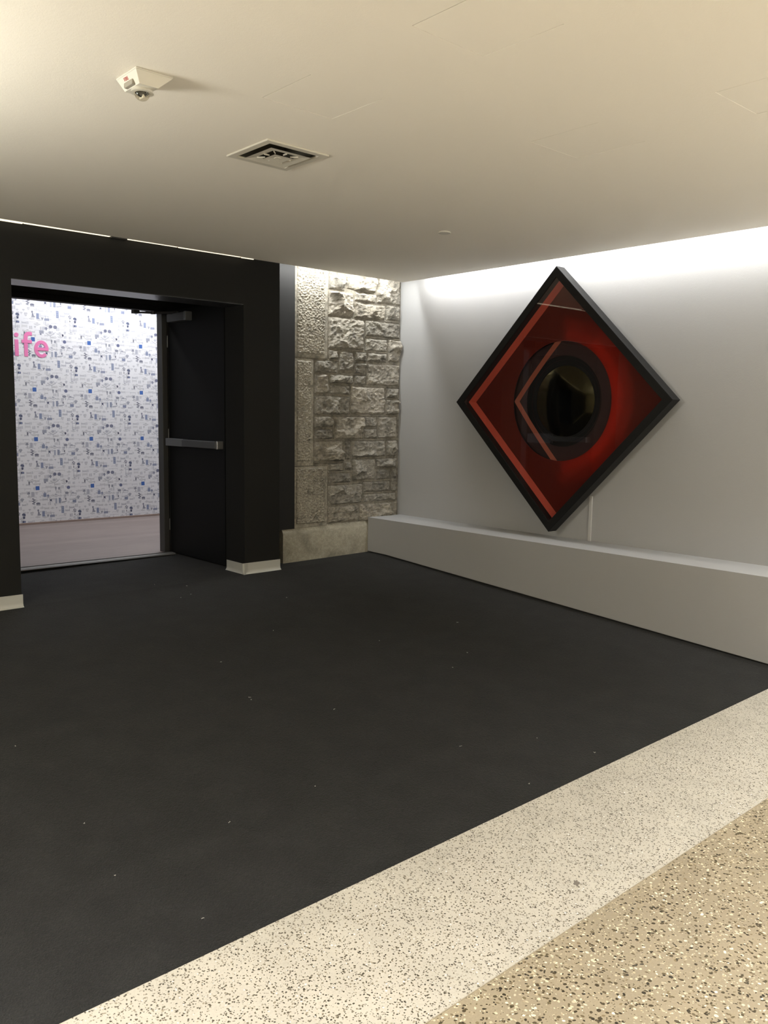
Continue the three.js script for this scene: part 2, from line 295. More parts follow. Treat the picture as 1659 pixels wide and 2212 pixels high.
{ // wall between the bright room and the vestibule, with the door opening
  const s = new THREE.Shape([[-6.6, -0.1], [-3.55, -0.1], [-3.55, 2.125], [-1.762, 2.125], [-1.762, -0.1], [2.3, -0.1], [2.3, 2.9], [-6.6, 2.9]].map(p => new THREE.Vector2(...p)));
  const g = new THREE.ExtrudeGeometry(s, { depth: 0.08, bevelEnabled: false }); g.translate(0, 0, -1.17);
  struct('wall_hall_front', metric(g), mBlack);
}
// printed wallpaper
const wp = (() => {
  const W = 992, Hh = 856, cv = document.createElement('canvas'); cv.width = W; cv.height = Hh; const c = cv.getContext('2d'), k = W / 480;
  c.fillStyle = '#e9e9ee'; c.fillRect(0, 0, W, Hh);
  const wrap = (x, y, fn) => { for (const ox of [-W, 0, W]) for (const oy of [-Hh, 0, Hh]) { const X = x * k + ox, Y = y * k + oy; if (X < -120 || X > W + 120 || Y < -120 || Y > Hh + 120) continue; c.save(); c.translate(X, Y); c.scale(k, k); fn(); c.restore(); } };
  const R = (x, y, w, h, col) => { c.fillStyle = col; c.fillRect(x, y, w, h); };
  const E = (x, y, a, b, col) => { c.fillStyle = col; c.beginPath(); c.ellipse(x, y, a, b, 0, 0, 6.2832); c.fill(); };
  const P = (pts, col) => { c.fillStyle = col; c.beginPath(); pts.forEach((p, i) => i ? c.lineTo(p[0], p[1]) : c.moveTo(p[0], p[1])); c.closePath(); c.fill(); };
  const L = (pts, col, w = 1.5) => { c.strokeStyle = col; c.lineWidth = w; c.beginPath(); pts.forEach((p, i) => i ? c.lineTo(p[0], p[1]) : c.moveTo(p[0], p[1])); c.stroke(); };
  // faint furniture sketches scattered everywhere
  const faint = ['#cfcfd6', '#c3c4cd', '#d6d6db', '#babbc6', '#c9c9cf'];
  for (let j = 0; j < 12; j++) for (let i = 0; i < 11; i++) {
    const x = (i + 0.5 + (rnd() - 0.5) * 0.7 + (j % 2) * 0.4) * 480 / 11, y = (j + 0.5 + (rnd() - 0.5) * 0.5) * 414 / 12, t = (rnd() * 6) | 0, col = faint[(rnd() * 5) | 0], s = 0.75 + 0.5 * rnd();
    wrap(x, y, () => { c.scale(s, s);
      if (t === 0) { R(-20, -2, 40, 9, col); R(-20, -9, 6, 14, col); R(14, -9, 6, 14, col); R(-14, -7, 28, 5, faint[2]); L([[-17, 7], [-17, 11]], '#9a9aa6'); L([[17, 7], [17, 11]], '#9a9aa6'); }
      else if (t === 1) { R(-22, -2, 44, 3, col); L([[-19, 1], [-21, 13]], col); L([[19, 1], [21, 13]], col); }
      else if (t === 2) { P([[-9, 3], [9, 3], [5, 13], [-5, 13]], col); E(-5, -4, 6, 7, faint[1]); E(5, -5, 7, 7, col); }
      else if (t === 3) { P([[-24, 3], [0, 13], [24, 3], [0, -7]], faint[2]); L([[-24, 3], [0, 13], [24, 3]], '#a4a5b0', 2); R(-6, -8, 14, 8, col); }
      else if (t === 4) { R(-12, -10, 9, 22, col); R(0, -12, 10, 24, faint[1]); L([[5, -12], [5, 12]], '#e4e4e8'); }
      else { E(0, 0, 10, 5, col); R(-2, 2, 4, 10, col); }
    });
  }
  const B = '#3f66b0', N = '#50566e', G = '#8a8fa4', D = '#666878', S = '#9294a0';
  const leafy = (s, col) => { for (let i = 0; i < 8; i++) { const a = i * 0.785; E(Math.cos(a) * s * 0.62, Math.sin(a) * s * 0.62, s * 0.36, s * 0.30, col); } E(0, 0, s * 0.6, s * 0.6, col); };
  wrap(16, 16, () => { R(-16, -17, 32, 34, B); R(-12, -13, 24, 26, '#446bb5'); });
  wrap(281, 21, () => leafy(16, '#666c8e'));
  wrap(171, 26, () => { R(-7, -15, 14, 18, S); R(-4, 3, 8, 14, S); });
  wrap(199, 26, () => R(-8, -12, 16, 22, S));
  wrap(76, 76, () => { R(-13, -14, 26, 32, '#8790ac'); R(-4, -26, 8, 12, '#989fb2'); });
  wrap(103, 88, () => { E(0, -4, 11, 10, '#8b92ab'); R(-4, 4, 8, 12, '#9aa0b4'); });
  wrap(171, 82, () => { P([[-26, 2], [0, 18], [26, 2], [2, -12]], '#d9d9df'); L([[-26, 2], [0, 18], [26, 2]], '#9fa1ae', 2.5); P([[-8, -14], [12, -6], [4, 4], [-12, -2]], '#b4b6c2'); });
  wrap(266, 74, () => { E(0, -6, 17, 11, '#8f919f'); R(6, 0, 5, 22, '#9b9da9'); });
  wrap(326, 76, () => { R(-26, -6, 52, 9, '#b9bac4'); L([[-22, 3], [-22, 14]], S, 3); L([[22, 3], [22, 14]], S, 3); R(-16, -12, 18, 7, '#8d8fa0'); });
  wrap(421, 66, () => { P([[-13, 0], [13, 0], [8, -20], [-8, -20]], '#8f919f'); R(-2, 0, 4, 22, S); });
  wrap(456, 66, () => { R(-14, -20, 9, 42, '#b1b3bf'); R(-3, -20, 9, 42, '#9fa2b2'); R(8, -18, 8, 40, '#bfc0ca'); });
  wrap(126, 126, () => { R(-8, -10, 16, 16, N); L([[-6, 6], [-10, 14]], N, 3); L([[6, 6], [9, 14]], N, 3); });
  wrap(172, 132, () => R(-8, -22, 16, 44, '#a9adbf'));
  wrap(203, 130, () => R(-10, -23, 20, 46, '#8d94aa'));
  wrap(243, 134, () => { P([[-28, 10], [16, 2], [24, -4], [18, 10], [-20, 18]], '#a6a8b5'); R(8, -22, 9, 18, D); });
  wrap(331, 141, () => { R(-16, -10, 32, 24, '#858ca6'); L([[-8, -10], [-6, -22], [6, -22], [8, -10]], G, 2.5); });
  wrap(366, 112, () => { P([[-17, -8], [17, -8], [0, 16]], '#9a9dab'); E(0, -8, 14, 8, '#a8aab6'); });
  wrap(461, 128, () => { R(-3, -26, 6, 40, '#7b7d8c'); for (let i = 0; i < 5; i++) E((i % 2 ? 7 : -7), -22 + i * 10, 8, 5, '#7b7d8c'); R(-7, 12, 14, 14, '#8f919f'); });
  wrap(18, 150, () => { E(0, -3, 18, 9, '#77798a'); for (const x of [-13, -5, 6, 13]) R(x - 2, 2, 4, 12, '#77798a'); });
  wrap(226, 211, () => { R(-11, -30, 22, 60, '#7f89a8'); R(-7, -24, 14, 13, '#99a1b8'); R(-7, -6, 14, 13, '#99a1b8'); R(-7, 12, 14, 12, '#99a1b8'); });
  wrap(60, 236, () => { R(-11, -22, 22, 46, '#7c87a9'); for (let i = 0; i < 4; i++) R(-8, -18 + i * 10, 16, 4, '#9ca5bd'); });
  wrap(22, 226, () => { E(-6, -20, 7, 9, '#7c7e90'); P([[-8, -12], [2, -10], [8, 12], [-10, 14]], '#8b8d9d'); E(2, 18, 16, 7, '#9799a7'); });
  wrap(136, 258, () => { R(-20, -8, 40, 20, '#9297ae'); L([[-10, -8], [-9, -26], [9, -26], [10, -8]], '#a2a6b8', 3); });
  wrap(98, 258, () => { P([[-10, -8], [10, -8], [0, 14]], '#9a9ca9'); E(-5, -8, 6, 5, '#9a9ca9'); E(5, -8, 6, 5, '#9a9ca9'); });
  wrap(376, 251, () => { P([[-9, 2], [9, 2], [5, 20], [-5, 20]], '#3b4160'); for (const [x, y] of [[-10, -16], [-3, -20], [5, -18], [10, -12], [0, -8]]) E(x, y, 5, 9, '#5a617c'); });
  wrap(376, 296, () => { R(-13, -8, 26, 16, '#4d5470'); R(-1, -4, 10, 8, '#8d98c0'); });
  wrap(332, 240, () => { for (const [x, y] of [[-9, -20], [0, -26], [9, -18], [-3, -10], [6, -6]]) E(x, y, 5, 6, '#8b8d9c'); R(-2, -6, 4, 22, '#9a9ca9'); E(0, 20, 4, 5, '#2f3040'); });
  wrap(166, 316, () => leafy(16, '#6e7189'));
  wrap(204, 318, () => { leafy(17, '#7c7f95'); R(-15, -9, 30, 16, '#7c7f95'); });
  wrap(128, 336, () => { E(0, -3, 11, 10, '#8a8da0'); P([[-7, 5], [7, 5], [0, 16]], '#8a8da0'); });
  wrap(345, 322, () => { c.strokeStyle = '#a3a5b3'; c.lineWidth = 3; c.strokeRect(-14, -26, 28, 52); });
  wrap(88, 366, () => { R(-18, -14, 36, 26, '#9da0b0'); R(-14, 12, 14, 12, '#85889a'); });
  wrap(158, 372, () => { P([[-36, 0], [0, 22], [36, 2], [4, -18]], '#dadadf'); L([[-36, 0], [0, 22], [36, 2]], '#8d90a0', 3); P([[-14, -10], [6, -18], [16, -2], [-2, 6]], '#b3b5c1'); L([[36, 2], [44, -12], [52, -8]], '#a3a5b3', 2); });
  wrap(436, 380, () => { R(-14, -9, 11, 26, '#70727f'); L([[-4, 0], [14, -6], [20, 8]], '#8f919e', 4); });
  wrap(267, 382, () => { E(0, 0, 8, 10, '#4c4f63'); });
  const t = new THREE.CanvasTexture(cv); t.colorSpace = THREE.SRGBColorSpace; t.wrapS = t.wrapT = THREE.RepeatWrapping; return t;
})();
{
  const TX = 0.62, TY = 0.536, x0 = -6.5, x1 = 2.2, y0 = 0.0, y1 = 2.9, g = new THREE.BoxGeometry(x1 - x0, y1 - y0, 0.1); g.translate((x0 + x1) / 2, (y0 + y1) / 2, -3.70);
  const p = g.attributes.position, uv = g.attributes.uv;
  for (let i = 0; i < p.count; i++) uv.setXY(i, (p.getX(i) + 1.397) / TX, (p.getY(i) - 1.489) / TY);
  struct('wall_hall_papered', g, std(0xffffff, 0.75, { map: wp }));
  const b = struct('baseboard_hall', box(x0, x1, 0, 0.022, -3.65, -3.64, 0.003), std(lin(0.33, 0.25, 0.22), 0.6)); b.name = 'baseboard_hall';
}
// pink lettering on the wallpaper
{
  const t = thing('wall_lettering', 'large pink letters "ife" mounted on the patterned wallpaper beyond the doorway', 'lettering', [-2.19, 1.818, -3.65]);
  const m = std(lin(0.84, 0.22, 0.48), 0.6);
  const ex = (s, d = 0.004) => { const g = new THREE.ExtrudeGeometry(s, { depth: d, bevelEnabled: false, curveSegments: 24 }); return g; };
  const rect = (x, y, w, h) => new THREE.Shape([[x, y], [x + w, y], [x + w, y + h], [x, y + h]].map(p => new THREE.Vector2(...p)));
  const dot = new THREE.CylinderGeometry(0.0225, 0.0225, 0.004, 32); dot.rotateX(Math.PI / 2); dot.translate(0.0205, 0.222, 0.002);
  mesh('letter_i', merge([ex(rect(0.001, 0, 0.039, 0.174)), dot]), m, t);
  const hook = new THREE.Shape(); hook.moveTo(0.098, 0); hook.lineTo(0.137, 0); hook.lineTo(0.137, 0.205); hook.bezierCurveTo(0.137, 0.222, 0.150, 0.228, 0.183, 0.224); hook.lineTo(0.183, 0.260); hook.bezierCurveTo(0.130, 0.270, 0.098, 0.250, 0.098, 0.205); hook.closePath();
  mesh('letter_f', merge([ex(hook), ex(rect(0.074, 0.142, 0.106, 0.034), 0.0052)]), m, t);
  const e = new THREE.Shape(); const cx = 0.281, cy = 0.087, r = 0.077, q = 0.040, a0 = 0.0, a1 = 5.55;
  e.absellipse(cx, cy, r, 0.092, a0, a1, false); e.absellipse(cx, cy, q, 0.057, a1, a0, true); e.closePath();
  mesh('letter_e', merge([ex(e), ex(rect(cx - 0.06, cy - 0.016, 0.135, 0.032), 0.0052)]), m, t);
}
// ------------------------------------------------------------------ doors
// steel frame round the opening
{
  const t = structGroup('trim_2');
  mesh('frame_jamb', box(-1.812, -1.762, 0.0, 2.13, -1.175, -1.08, 0.004), mDoorEdge, t);
  mesh('frame_jamb', box(-3.55, -3.505, -0.02, 2.13, -1.175, -1.08, 0.004), mDoorEdge, t);
  mesh('frame_head', box(-3.55, -1.762, 2.112, 2.16, -1.175, -1.08, 0.004), mDoor, t);
}
function doorLeaf(name, label, x, side) {
  // open leaf standing square to the wall; side = +1: shows its push side towards -x
  const t = structGroup(name); t.userData.label = label; t.position.set(x, 0, -1.07);
  const s = side;
  mesh('door_panel', box(-0.022, 0.022, 0.004, 2.12, 0.0, 0.93, 0.003), mDoor, t);
  mesh('door_edge', box(-0.0225, 0.0225, 0.004, 2.12, -0.004, 0.002), mDoorEdge, t);
  for (const y of [0.25, 1.05, 1.86]) { const g = new THREE.CylinderGeometry(0.007, 0.007, 0.1, 12); g.translate(-s * 0.02, y, -0.012); mesh('hinge', g, mSteelDark, t); }
  const bar = mesh('panic_bar', box(s * -0.075, s * -0.022, 0.955, 1.02, 0.03, 0.34, 0.004), mSteelDark, t); bar.position.set(0, 0, 0);
  if (s < 0) { /* mirrored box, same extents */ }
  mesh('push_pad', box(Math.min(s * -0.088, s * -0.022), Math.max(s * -0.088, s * -0.022), 0.958, 1.017, 0.34, 0.885, 0.005), std(lin(0.085, 0.088, 0.09), 0.45, { metalness: 0.5 }), t);
  mesh('bar_end_cap', box(Math.min(s * -0.08, s * -0.022), Math.max(s * -0.08, s * -0.022), 0.955, 1.02, 0.885, 0.91, 0.004), mSteel, t);
  const cl = mesh('door_closer', box(Math.min(s * -0.085, s * -0.022), Math.max(s * -0.085, s * -0.022), 2.012, 2.082, 0.10, 0.40, 0.006), std(lin(0.075, 0.078, 0.08), 0.5, { metalness: 0.4 }), t);
  mesh('end_cap', box(Math.min(s * -0.087, s * -0.024), Math.max(s * -0.087, s * -0.024), 2.010, 2.084, 0.395, 0.43, 0.004), mSteelDark, cl);
  // closer arm up to the frame head
  const link = (a, b, r) => { const v = new THREE.Vector3(...a), w = new THREE.Vector3(...b), d = w.clone().sub(v), g = new THREE.BoxGeometry(r, d.length(), r * 2.2); g.applyQuaternion(new THREE.Quaternion().setFromUnitVectors(new THREE.Vector3(0, 1, 0), d.clone().normalize())); g.translate(...v.add(w).multiplyScalar(0.5).toArray()); return g; };
  const hub = (x0, y0, z0, r, h) => { const g = new THREE.CylinderGeometry(r, r, h, 16); g.translate(x0, y0, z0); return g; };
  mesh('closer_arm', merge([link([s * -0.055, 2.088, 0.24], [s * -0.20, 2.085, 0.08], 0.010), link([s * -0.20, 2.083, 0.08], [s * -0.33, 2.080, 0.04], 0.010), hub(s * -0.055, 2.088, 0.24, 0.016, 0.02), hub(s * -0.20, 2.084, 0.08, 0.018, 0.024), box(Math.min(s * -0.36, s * -0.31), Math.max(s * -0.36, s * -0.31), 2.070, 2.100, 0.0, 0.06, 0.004), box(Math.min(s * -0.26, s * -0.22), Math.max(s * -0.26, s * -0.22), 2.078, 2.092, 0.04, 0.07, 0.003)]), std(lin(0.03, 0.03, 0.03), 0.5, { metalness: 0.4 }), t);
  return t;
}
doorLeaf('door_1', 'black steel door leaf with grey panic bar and closer, open beside the right pier', -1.738, 1);
doorLeaf('door_2', 'second black door leaf, folded back behind the left jamb of the opening', -3.578, -1);
// threshold
{
  const t = thing('door_threshold', 'thin aluminium threshold plate across the doorway between black carpet and pale wood floor', 'threshold', [-2.66, 0, -0.98]);
  const a = Math.atan2(0.10, 1.33);
  const s = new THREE.Shape([[-0.055, 0], [-0.045, 0.010], [0.02, 0.013], [0.05, 0.008], [0.06, 0]].map(p => new THREE.Vector2(...p)));
  const g = new THREE.ExtrudeGeometry(s, { depth: 1.74, bevelEnabled: false }); g.translate(0, 0, -0.87); g.rotateY(-Math.PI / 2);
  const p = mesh('threshold_plate', g, std(lin(0.17, 0.165, 0.16), 0.5, { metalness: 0.5 }), t); p.position.y = 0.002;
  const rr = mesh('rubber_seal', box(-0.87, 0.87, 0.012, 0.0155, -0.012, 0.004), mDark, t); rr.position.y = 0.002;
  t.rotation.y = 0.0;
}
// white vinyl cove base at the feet of the black wall
function coveBase(name, label, segs) {
  const t = structGroup(name); t.userData.label = label;
  for (const [x, z, len, ry] of segs) {
    const s = new THREE.Shape(); s.moveTo(0.001, 0.085); s.lineTo(0.005, 0.085); s.lineTo(0.005, 0.03); s.bezierCurveTo(0.006, 0.016, 0.012, 0.006, 0.026, 0.002); s.lineTo(0.026, 0); s.lineTo(0.001, 0); s.closePath();
    const g = new THREE.ExtrudeGeometry(s, { depth: len, bevelEnabled: false, curveSegments: 10 });   // profile x = out of the wall, extruded along z
    const m = mesh('cove_strip', g, mVinyl, t); m.rotation.y = ry; m.position.set(x, floorY(x, z) - 0.004, z);
    m.rotation.order = 'YXZ';
  }
  return t;
}
// along x, facing +z: rotate so profile-x -> +z, extrusion z -> -x
coveBase('baseboard_back', 'pale vinyl cove base wrapped round the foot of the right door pier', [[XC + 0.004, ZB, 0.329 + 0.026, -Math.PI / 2], [-1.806, ZB + 0.022, 0.28, Math.PI]]);
coveBase('baseboard_left', 'pale vinyl cove base along the foot of the black wall left of the doorway', [[-3.500, ZB, 5.4, -Math.PI / 2]]);

// ------------------------------------------------------------------ bench along the grey wall
{
  const t = thing('bench', 'long low grey boxed bench running along the grey wall below the diamond artwork', 'bench');
  const g = new THREE.BoxGeometry(0.387, 1, 9.94, 1, 1, 40); g.translate(-0.1945, 0, 5.015); const p = g.attributes.position;
  for (let i = 0; i < p.count; i++) p.setY(i, p.getY(i) > 0 ? 0.330 : floorY(p.getX(i), p.getZ(i)) + 0.010);
  mesh('bench_box', metric(g), mGrey, t);
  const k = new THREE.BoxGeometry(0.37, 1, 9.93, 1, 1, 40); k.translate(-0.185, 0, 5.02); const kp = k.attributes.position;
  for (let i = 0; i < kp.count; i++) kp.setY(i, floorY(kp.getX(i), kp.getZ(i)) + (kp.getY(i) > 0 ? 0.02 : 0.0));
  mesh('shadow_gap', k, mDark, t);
}
// cable cover from the artwork down to the bench
{
  const t = thing('cable_cover', 'narrow pale vertical cable cover on the grey wall between artwork and bench', 'cable cover', [0, 0.33, 2.15]);
  mesh('cover_channel', box(-0.010, 0, 0, 0.34, -0.013, 0.013, 0.003), std(lin(0.48, 0.48, 0.475), 0.5), t);
}

// ------------------------------------------------------------------ diamond artwork
{
  const t = thing('diamond_artwork', 'large black framed diamond artwork glowing red around a dark circular tunnel', 'artwork', [0, 1.372, 1.869]);
  // local frame: build in (u, v, w): u = +z world, v = +y world, w = out of the wall (-x). rotate shapes so that extrude depth goes to -x
  const place = (g, w0) => { g.rotateY(-Math.PI / 2); g.translate(-w0, 0, 0); return g; };   // shape x -> +z, extrude z -> -x
  const dia = (h, rot = 0.007) => { const p = []; for (let i = 0; i < 4; i++) { const a = i * Math.PI / 2 + rot; p.push(new THREE.Vector2(Math.cos(a) * h, Math.sin(a) * h)); } return p; };
  const ring = (ho, hi, depth, bevel = 0) => { const s = new THREE.Shape(dia(ho)); s.holes.push(new THREE.Path(dia(hi).reverse())); return new THREE.ExtrudeGeometry(s, { depth, bevelEnabled: bevel > 0, bevelSize: bevel, bevelThickness: bevel, bevelSegments: 2, bevelOffset: -bevel }); };
  mesh('frame', place(ring(0.990, 0.909, 0.094, 0.003), 0.053), mFrame, t);
  mesh('back_box', place(new THREE.ExtrudeGeometry(new THREE.Shape(dia(0.955)), { depth: 0.006, bevelEnabled: false }), 0.001), mFrame, t);
  mesh('back_box', place(ring(0.955, 0.92, 0.046, 0), 0.007), mFrame, t);
  mesh('glass', place(new THREE.ShapeGeometry(new THREE.Shape(dia(0.910))), 0.143), new THREE.MeshPhysicalMaterial({ color: 0xffffff, roughness: 0.0, transmission: 1, thickness: 0, ior: 2.0, specularIntensity: 1 }), t);
  const mRed = std(lin(0.15, 0.018, 0.012), 0.6), mRedDeep = std(lin(0.022, 0.006, 0.005), 0.7), mOrange = std(lin(0.62, 0.12, 0.05), 0.55), mInk = std(lin(0.006, 0.005, 0.005), 0.25);
  // tapering inner wall between glass and panel
  const taper = (h0, w0, h1, w1, m, name) => {
    const a = dia(h0), b = dia(h1), v = [], ix = [];
    for (let i = 0; i < 4; i++) { const j = (i + 1) % 4, o = v.length / 3; for (const [p, w] of [[a[i], w0], [a[j], w0], [b[j], w1], [b[i], w1]]) v.push(-w, p.y, p.x); ix.push(o, o + 1, o + 2, o, o + 2, o + 3); }
    const g = new THREE.BufferGeometry(); g.setAttribute('position', new THREE.Float32BufferAttribute(v, 3)); g.setIndex(ix); g.computeVertexNormals();
    return mesh(name, g.toNonIndexed(), m, t);
  };
  { const m = std(lin(0.42, 0.055, 0.03), 0.6, { side: THREE.DoubleSide }); taper(0.906, 0.086, 0.860, 0.046, m, 'inner_side'); const d = std(lin(0.012, 0.004, 0.004), 0.6, { side: THREE.DoubleSide }); taper(0.9095, 0.142, 0.906, 0.086, d, 'spacer'); }
  // front panel with round hole
  const panel = (h, r, depth, w, m, name) => { const s = new THREE.Shape(dia(h)); if (r) { const q = new THREE.Path(); q.absarc(-0.004, 0.0, r, 0, 6.2832, true); s.holes.push(q); } return mesh(name, place(new THREE.ExtrudeGeometry(s, { depth, bevelEnabled: false, curveSegments: 96 }), w), m, t); };
  const mGlowPanel = new THREE.MeshPhysicalMaterial({ color: lin(0.20, 0.028, 0.017), roughness: 0.9, transmission: 0.55, thickness: 0, ior: 1.3, specularIntensity: 0.3 });
  panel(0.868, 0.452, 0.004, 0.042, mGlowPanel, 'front_panel');
  // edge of the round hole
  { const g = new THREE.CylinderGeometry(0.452, 0.452, 0.010, 96, 1, true); g.rotateZ(Math.PI / 2); g.translate(-0.041, 0, -0.004); mesh('hole_edge', g, std(lin(0.008, 0.004, 0.004), 0.5, { side: THREE.DoubleSide }), t); }
  // the inner lit chevron seen through the hole on the left
  { const v = [], ix = [], pts = []; for (let i = 0; i <= 24; i++) { const u = i / 24 * 2 - 1, a = Math.abs(u); pts.push([-0.452 + 0.452 * a + 0.055 * a * (1 - a) * -1.0, u * 0.452]); }
    pts.forEach(([z, y], i) => { v.push(-0.036, y * 1.16, z - 0.006); v.push(-0.014, y * 1.10, z * 0.955 + 0.008); if (i) { const o = 2 * i; ix.push(o - 2, o - 1, o, o, o - 1, o + 1); } });
    const g = new THREE.BufferGeometry(); g.setAttribute('position', new THREE.Float32BufferAttribute(v, 3)); g.setIndex(ix); g.computeVertexNormals(); mesh('tunnel_chevron', g.toNonIndexed(), std(lin(0.24, 0.055, 0.028), 0.6, { side: THREE.DoubleSide }), t); }
  panel(0.80, 0.345, 0.002, 0.0115, mRedDeep, 'tunnel_panel');
  const rg = (ro, ri, w, m, name) => { const s = new THREE.Shape(); s.absarc(0.018, 0, ro, 0, 6.2832); const q = new THREE.Path(); q.absarc(0.018, 0, ri, 0, 6.2832, true); s.holes.push(q); mesh(name, place(new THREE.ExtrudeGeometry(s, { depth: 0.0011, bevelEnabled: false, curveSegments: 96 }), w), m, t); };
  rg(0.355, 0.315, 0.0108, std(lin(0.17, 0.026, 0.016), 0.6), 'tunnel_ring'); rg(0.325, 0.285, 0.0096, std(lin(0.035, 0.007, 0.005), 0.5), 'tunnel_ring'); rg(0.295, 0.250, 0.0084, std(lin(0.11, 0.02, 0.012), 0.5), 'tunnel_ring');
  // dark polished lens in the middle
  { const pts = [], R = 0.85, rr = 0.268; for (let i = 0; i <= 24; i++) { const a = Math.asin(rr / R) * i / 24; pts.push(new THREE.Vector2(R * Math.sin(a), R * Math.cos(a) - R * Math.cos(Math.asin(rr / R)))); }
    const g = new THREE.LatheGeometry(pts.reverse(), 72); g.scale(1, 0.85, 1); g.rotateZ(Math.PI / 2); g.translate(-0.0085, 0, 0.012); mesh('dark_lens', g, std(lin(0.07, 0.062, 0.034), 0.10, { metalness: 1, side: THREE.DoubleSide }), t); }
  // red lamps behind the translucent panel, right of the hole
  for (const [deg, r, k] of [[-72, 0.49, 0.6], [-43, 0.49, 1], [-14, 0.49, 1], [15, 0.49, 1], [44, 0.49, 0.9], [73, 0.49, 0.5], [-75, 0.575, 0.2], [-45, 0.575, 0.3], [-15, 0.575, 0.38], [15, 0.575, 0.38], [45, 0.575, 0.3], [75, 0.575, 0.2]]) {
    const a = rad(deg), y = Math.sin(a) * r, z = Math.cos(a) * r - 0.004;
    const p = mesh('red_lamp', new THREE.BoxGeometry(0.003, r * 0.5, 0.08), std(0x000000, 1, { emissive: lin(1, 0.9, 0.7), emissiveIntensity: 0.3 }), t);
    p.position.set(-0.0155, y, z); p.rotation.x = -a;
    const l = new THREE.RectAreaLight(lin(1, 0.95, 0.75), RED_LED * k, 0.08, r * 0.5); l.name = numbered('art_light');
    const nrm = new THREE.Vector3(1, 0, 0), tan = new THREE.Vector3(0, Math.cos(a), -Math.sin(a)), xa = new THREE.Vector3().crossVectors(tan, nrm);
    l.setRotationFromMatrix(new THREE.Matrix4().makeBasis(xa, tan, nrm)); l.position.set(-0.018, 1.372 + y, 1.869 + z); scene.add(l);
  }
}

// ------------------------------------------------------------------ ceiling fittings
{
  const t = thing('ceiling_strobe', 'white fire alarm strobe with clear domed lens on the ceiling', 'alarm strobe', [-3.952, H, 2.957]);
  const fr = (w0, d0, y0, w1, d1, y1, ox = 0) => { const g = new THREE.BoxGeometry(1, 1, 1); const p = g.attributes.position; for (let i = 0; i < p.count; i++) { const top = p.getY(i) > 0; p.setXYZ(i, Math.sign(p.getX(i)) * (top ? w0 : w1) / 2 + (top ? 0 : ox), top ? y0 : y1, Math.sign(p.getZ(i)) * (top ? d0 : d1) / 2); } g.computeVertexNormals(); return g; };
  mesh('mounting_plate', box(-0.070, 0.070, -0.006, 0, -0.078, 0.078, 0.003), mWhitePaint, t);
  mesh('housing', fr(0.136, 0.150, -0.006, 0.070, 0.112, -0.044, -0.012), mWhitePaint, t);
  const skirt = new THREE.CylinderGeometry(0.034, 0.040, 0.012, 32); skirt.translate(-0.010, -0.048, 0);
  mesh('lens_collar', skirt, mWhitePaint, t);
  const notch = box(-0.062, -0.040, -0.042, -0.024, -0.035, 0.03, 0.004); mesh('side_recess', notch, std(lin(0.33, 0.31, 0.26), 0.6), t);
  const dome = new THREE.SphereGeometry(0.028, 32, 20, 0, 6.2832, Math.PI / 2, Math.PI / 2); dome.scale(1, 0.95, 1); dome.translate(-0.010, -0.053, 0);
  const lens = mesh('clear_dome', dome, new THREE.MeshPhysicalMaterial({ color: 0xf5f2ea, roughness: 0.05, transmission: 1, thickness: 0, ior: 1.5 }), t);
  const refl = new THREE.LatheGeometry([[0.004, -0.012], [0.012, -0.008], [0.022, 0.0], [0.027, 0.004]].map(p => new THREE.Vector2(...p)), 24); refl.translate(-0.010, -0.056, 0);
  const rm = std(lin(0.85, 0.85, 0.82), 0.12, { metalness: 1 }); rm.side = THREE.DoubleSide; mesh('reflector', refl, rm, t);
  const tube = new THREE.CylinderGeometry(0.004, 0.004, 0.03, 12); tube.rotateX(Math.PI / 2); tube.translate(-0.010, -0.068, 0); mesh('flash_tube', tube, mWhitePaint, t);
  const font = await new FontLoader().loadAsync('fonts/droid/droid_sans_bold.typeface.json');
  const tg = new TextGeometry('FIRE', { font, size: 0.011, depth: 0.0006, curveSegments: 4 }); tg.computeBoundingBox(); tg.center();
  const txt = mesh('lettering', tg, std(lin(0.42, 0.05, 0.04), 0.6), t);
  const slope = Math.atan2(0.136 / 2 - 0.047, 0.038);   // lean of the -x face
  txt.rotation.order = 'YXZ'; txt.rotation.set(slope, -Math.PI / 2, 0); txt.rotation.set(0, 0, 0);
  const nrm = new THREE.Vector3(-Math.cos(slope), -Math.sin(slope), 0), right = new THREE.Vector3(0, 0, 1), up = new THREE.Vector3().crossVectors(nrm, right);
  txt.setRotationFromMatrix(new THREE.Matrix4().makeBasis(right, up, nrm)); txt.position.set(-0.0625, -0.0155, -0.012); txt.position.addScaledVector(nrm, 0.0008);
}
